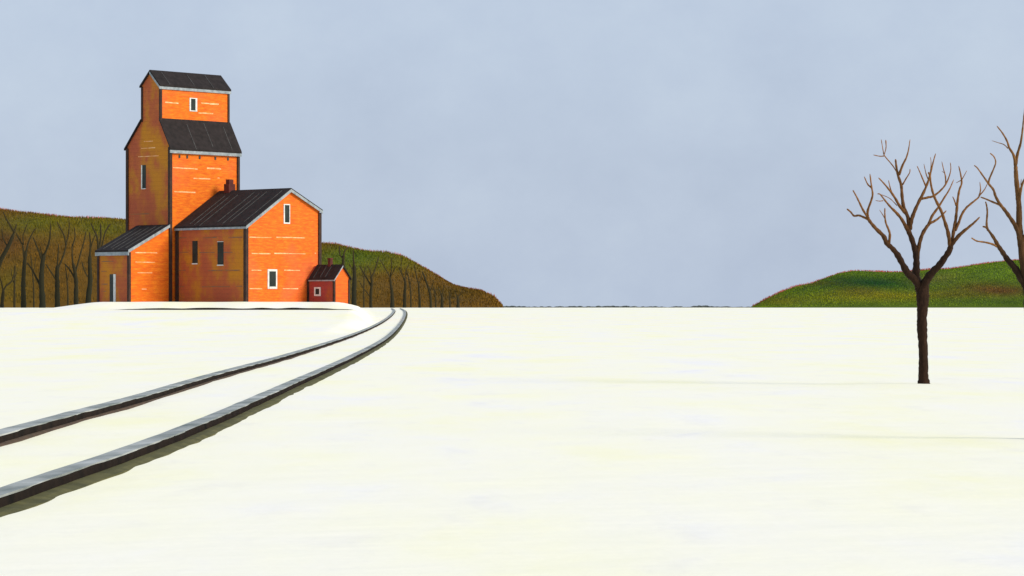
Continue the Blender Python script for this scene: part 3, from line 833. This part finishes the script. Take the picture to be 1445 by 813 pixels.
GRP2 = 'bare trees along the foot of the brown hill'
def Z4(pts): return [(x / 4.515, 270 + y / 4.515) for x, y in pts]
def Z5(pts): return [(430 + x / 4.817, 320 + y / 4.817) for x, y in pts]
dk_d = (0.017, 0.018, 0.010); dk_t = (0.045, 0.034, 0.013)
small = [
 (Z4, 4.515, [(12, 775), (14, 700), (22, 630)], 26, 18, [([(18, 640), (40, 602), (78, 568), (98, 490)], 12, 7), ([(22, 650), (8, 580), (-15, 500)], 12, 7)],
  'thin forked bare tree at the foot of the brown hill, outermost of its row', 400),
 (Z4, 4.515, [(-70, 775), (-40, 640), (-20, 530), (0, 450), (52, 352), (88, 268)], 36, 20, [([(86, 272), (97, 240), (105, 208)], 14, 8), ([(92, 262), (60, 210), (38, 172), (22, 132)], 15, 8), ([(50, 356), (20, 300), (10, 240)], 10, 6)],
  'bare tree with a strongly slanting trunk in front of the brown hill', 404),
 (Z4, 4.515, [(150, 770), (150, 680), (148, 600), (152, 510), (160, 420), (165, 380)], 34, 18, [([(155, 430), (145, 350), (125, 310), (100, 262)], 14, 8), ([(165, 395), (180, 330), (205, 270), (232, 232)], 14, 7), ([(150, 340), (148, 280), (175, 205)], 9, 6)],
  'bare tree with slender wavy trunk next to the leaning tree on the brown hill', 398),
 (Z4, 4.515, [(270, 775), (270, 690), (265, 610), (265, 520), (273, 440), (280, 400)], 40, 24, [([(268, 440), (245, 375), (230, 340), (210, 290)], 16, 8), ([(280, 410), (303, 355), (318, 300), (322, 200)], 16, 8), ([(262, 610), (235, 560), (205, 500), (172, 455)], 16, 9), ([(268, 420), (262, 380), (258, 350)], 9, 6)],
  'thickest bare tree before the brown hill, with a long low side limb', 396),
 (Z4, 4.515, [(368, 772), (365, 690), (365, 600), (364, 520), (367, 470)], 36, 22, [([(370, 490), (400, 420), (415, 370), (430, 300), (437, 268)], 15, 8), ([(420, 340), (408, 280), (378, 225), (362, 195)], 12, 8), ([(434, 290), (440, 240), (440, 185)], 9, 6), ([(365, 490), (370, 400), (375, 335)], 12, 7), ([(362, 570), (325, 515), (292, 462)], 12, 8)],
  'bare tree with wavy twin tops beside the thickest trunk before the brown hill', 399),
 (Z4, 4.515, [(487, 760), (484, 660), (485, 580), (476, 510), (466, 460)], 32, 18, [([(466, 480), (460, 400), (460, 335)], 14, 8), ([(480, 520), (515, 390), (535, 320), (547, 258)], 12, 8), ([(478, 560), (445, 500), (412, 462)], 11, 12), ([(462, 350), (478, 290), (473, 228)], 9, 8)],
  'bare tree with a narrow upright fork, beside the trunk nearest the lean-to', 402),
 (Z4, 4.515, [(558, 755), (565, 660), (575, 570), (572, 480), (572, 405)], 38, 20, [([(572, 420), (576, 340), (570, 260)], 14, 10), ([(570, 560), (540, 510), (522, 452)], 10, 9), ([(574, 380), (590, 320), (610, 270)], 9, 6)],
  'bare tree with a single straight leader closest to the lean-to wall', 397),
 (Z4, 4.515, [(640, 760), (645, 600), (640, 430), (625, 340)], 34, 18, [([(627, 350), (618, 290), (600, 250), (578, 200)], 14, 9), ([(632, 380), (642, 290), (640, 205)], 14, 10), ([(640, 400), (665, 280), (682, 240), (704, 206)], 12, 9)],
  'bare tree rising behind the lean-to roof, only its forked top in view', 408),
 (Z5, 4.817, [(250, 560), (258, 400), (262, 240), (264, 190)], 28, 16, [([(264, 215), (240, 190), (236, 130)], 12, 8), ([(264, 195), (275, 160), (300, 140)], 12, 7)],
  'bare tree behind the little shed, its forked top above the shed roof', 404),
 (Z5, 4.817, [(335, 560), (335, 450), (338, 350), (336, 260)], 36, 22, [([(336, 280), (332, 220), (330, 160)], 14, 9), ([(338, 330), (318, 280), (300, 250)], 10, 7)],
  'thick dark bare tree just past the gable end of the little shed', 396),
 (Z5, 4.817, [(450, 560), (450, 450), (456, 385), (452, 330)], 22, 14, [([(452, 405), (410, 330), (372, 265)], 12, 8), ([(454, 345), (480, 285), (502, 205)], 11, 8), ([(450, 480), (395, 412), (368, 365)], 9, 6), ([(452, 335), (440, 290), (425, 262)], 8, 6)],
  'bare tree with wide V fork standing short of where the track meets the hill', 399),
 (Z5, 4.817, [(595, 565), (595, 500), (592, 435), (586, 395), (580, 335)], 30, 10, [([(581, 345), (545, 280), (512, 225)], 9, 7), ([(582, 340), (590, 275), (590, 210)], 8, 6), ([(582, 345), (610, 290), (630, 265)], 7, 5)],
  'bare tree with a short thick butt right behind the end of the track', 396),
 (Z5, 4.817, [(678, 565), (680, 460), (684, 390), (678, 350)], 24, 14, [([(680, 372), (660, 320), (638, 275)], 10, 7), ([(682, 365), (688, 300), (708, 255)], 8, 6), ([(660, 320), (655, 260), (656, 210)], 7, 5)],
  'bare tree with upright curved trunk just past the end of the track', 400),
 (Z5, 4.817, [(782, 562), (781, 490), (776, 430), (775, 370)], 18, 10, [([(776, 400), (760, 340), (745, 262)], 8, 8), ([(776, 390), (790, 350), (800, 320)], 7, 5)],
  'slim straight bare tree midway down the falling end of the hill', 403),
 (Z5, 4.817, [(858, 562), (855, 480), (842, 420), (822, 362), (800, 305)], 18, 11, [([(850, 440), (868, 400), (875, 360)], 8, 5), ([(822, 362), (830, 320)], 6, 5)],
  'bare tree leaning back towards the buildings on the falling end of the hill', 398),
 (Z5, 4.817, [(932, 562), (934, 500), (930, 450)], 22, 12, [([(930, 470), (915, 430), (905, 405)], 8, 5), ([(931, 465), (945, 420), (948, 395)], 8, 5)],
  'short stubby bare tree low on the falling end of the hill', 401),
 (Z5, 4.817, [(1042, 562), (1042, 510), (1040, 470)], 22, 12, [([(1040, 490), (1028, 455), (1020, 440)], 8, 5), ([(1041, 485), (1056, 455)], 8, 5)],
  'lowest dark bare tree near the tapering tip of the brown hill', 400),
 (Z5, 4.817, [(402, 562), (402, 430), (404, 340), (412, 270)], 11, 6, [([(403, 360), (392, 320), (388, 280)], 5, 4)],
  'slender sapling between the thick tree by the shed and the wide V forked tree', 414),
 (Z5, 4.817, [(722, 562), (720, 440), (705, 350), (692, 290)], 11, 6, [([(714, 400), (728, 350), (734, 310)], 5, 4)],
  'slender sapling leaning just past the curved trunk at the end of the track', 414),
 (Z5, 4.817, [(892, 562), (888, 480), (876, 410)], 11, 6, [([(884, 460), (898, 420)], 5, 4)],
  'slender sapling beside the short stubby tree on the falling end of the hill', 412),
 (Z5, 4.817, [(988, 562), (987, 500), (982, 440)], 13, 6, [([(986, 490), (998, 450)], 5, 4)],
  'small sapling between the stubby tree and the lowest tree of the brown hill', 412),
 (Z4, 4.515, [(216, 775), (214, 620), (206, 500), (196, 410)], 12, 6, [([(208, 530), (222, 470), (228, 420)], 5, 4)],
  'slender sapling growing just before the thickest tree, in the gap on its open side', 414),
 (Z4, 4.515, [(432, 765), (432, 640), (424, 540), (415, 470)], 12, 6, [([(428, 580), (440, 520), (444, 470)], 5, 4)],
  'slender sapling between the twin topped tree and the narrow upright fork', 414),
 (Z4, 4.515, [(92, 775), (92, 640), (94, 540), (96, 470)], 14, 8, [([(93, 600), (76, 540), (70, 490)], 6, 4), ([(94, 560), (112, 500)], 5, 4)],
  'slender sapling under the slanting trunk on the brown hill', 412),
]
for i, (zf, sc, tr, w0, w1, brs, label, Yd) in enumerate(small):
    t = Tree(Yd * SC, 40 + i, dk_d, dk_t, 0.5)
    t.add(zf(tr), 1.08 * w0 / sc, 1.08 * w1 / sc, 'trunk', 9, 8, dd=0.0)
    for pts, a, b in brs:
        t.add(zf(pts), 1.05 * a / sc, 1.0 * b / sc, 'crown', 9, 6)
    t.finish('bare_tree', label, GRP2, zf(tr)[0])

# ------------------------------------------------------------------ sky, sun, camera
EL, PHI = math.radians(27), math.radians(27)
sdir = Vector((math.cos(EL) * math.cos(PHI), -math.cos(EL) * math.sin(PHI), math.sin(EL)))
sun = bpy.data.lights.new('sun', 'SUN'); sun.energy = 1.75; sun.angle = math.radians(24); sun.color = (1.0, 0.91, 0.76)
so = bpy.data.objects.new('sun', sun); COL.objects.link(so)
so.rotation_euler = (-sdir).to_track_quat('-Z', 'Y').to_euler(); so.location = sdir * 200

wd = bpy.data.worlds.new('World'); scene.world = wd; wd.use_nodes = True
nt = wd.node_tree; bg = nt.nodes['Background']
sk = nt.nodes.new('ShaderNodeTexSky'); sk.sky_type = 'NISHITA'; sk.sun_disc = False
sk.sun_elevation = EL; sk.sun_rotation = math.atan2(sdir.x, sdir.y); sk.air_density = 1.0; sk.dust_density = 2.0
cl = noise_fac(nt, 9.0, (1, 1, 1.3), 8, 0.62, 'Generated')
cloud = ramp(nt, cl, [(0.30, (2.28, 2.68, 3.42, 1)), (0.50, (2.52, 2.94, 3.66, 1)), (0.70, (2.78, 3.22, 3.86, 1))])
col = mix(nt, 0.93, sk.outputs['Color'], cloud)
nt.links.new(col, bg.inputs['Color']); bg.inputs['Strength'].default_value = 0.1

cam = bpy.data.cameras.new('camera'); cam.lens = LENS; cam.sensor_width = 36.0
cam.clip_end = 20000
cam.shift_y = (HY - 406.5) / 1445.0
co = bpy.data.objects.new('camera', cam); COL.objects.link(co)
co.location = (0, 0, EYE); co.rotation_euler = (math.pi / 2, 0, 0)
scene.camera = co

scene.view_settings.view_transform = 'Standard'; scene.view_settings.look = 'None'
scene.view_settings.gamma = 1.0; scene.view_settings.exposure = 1.0
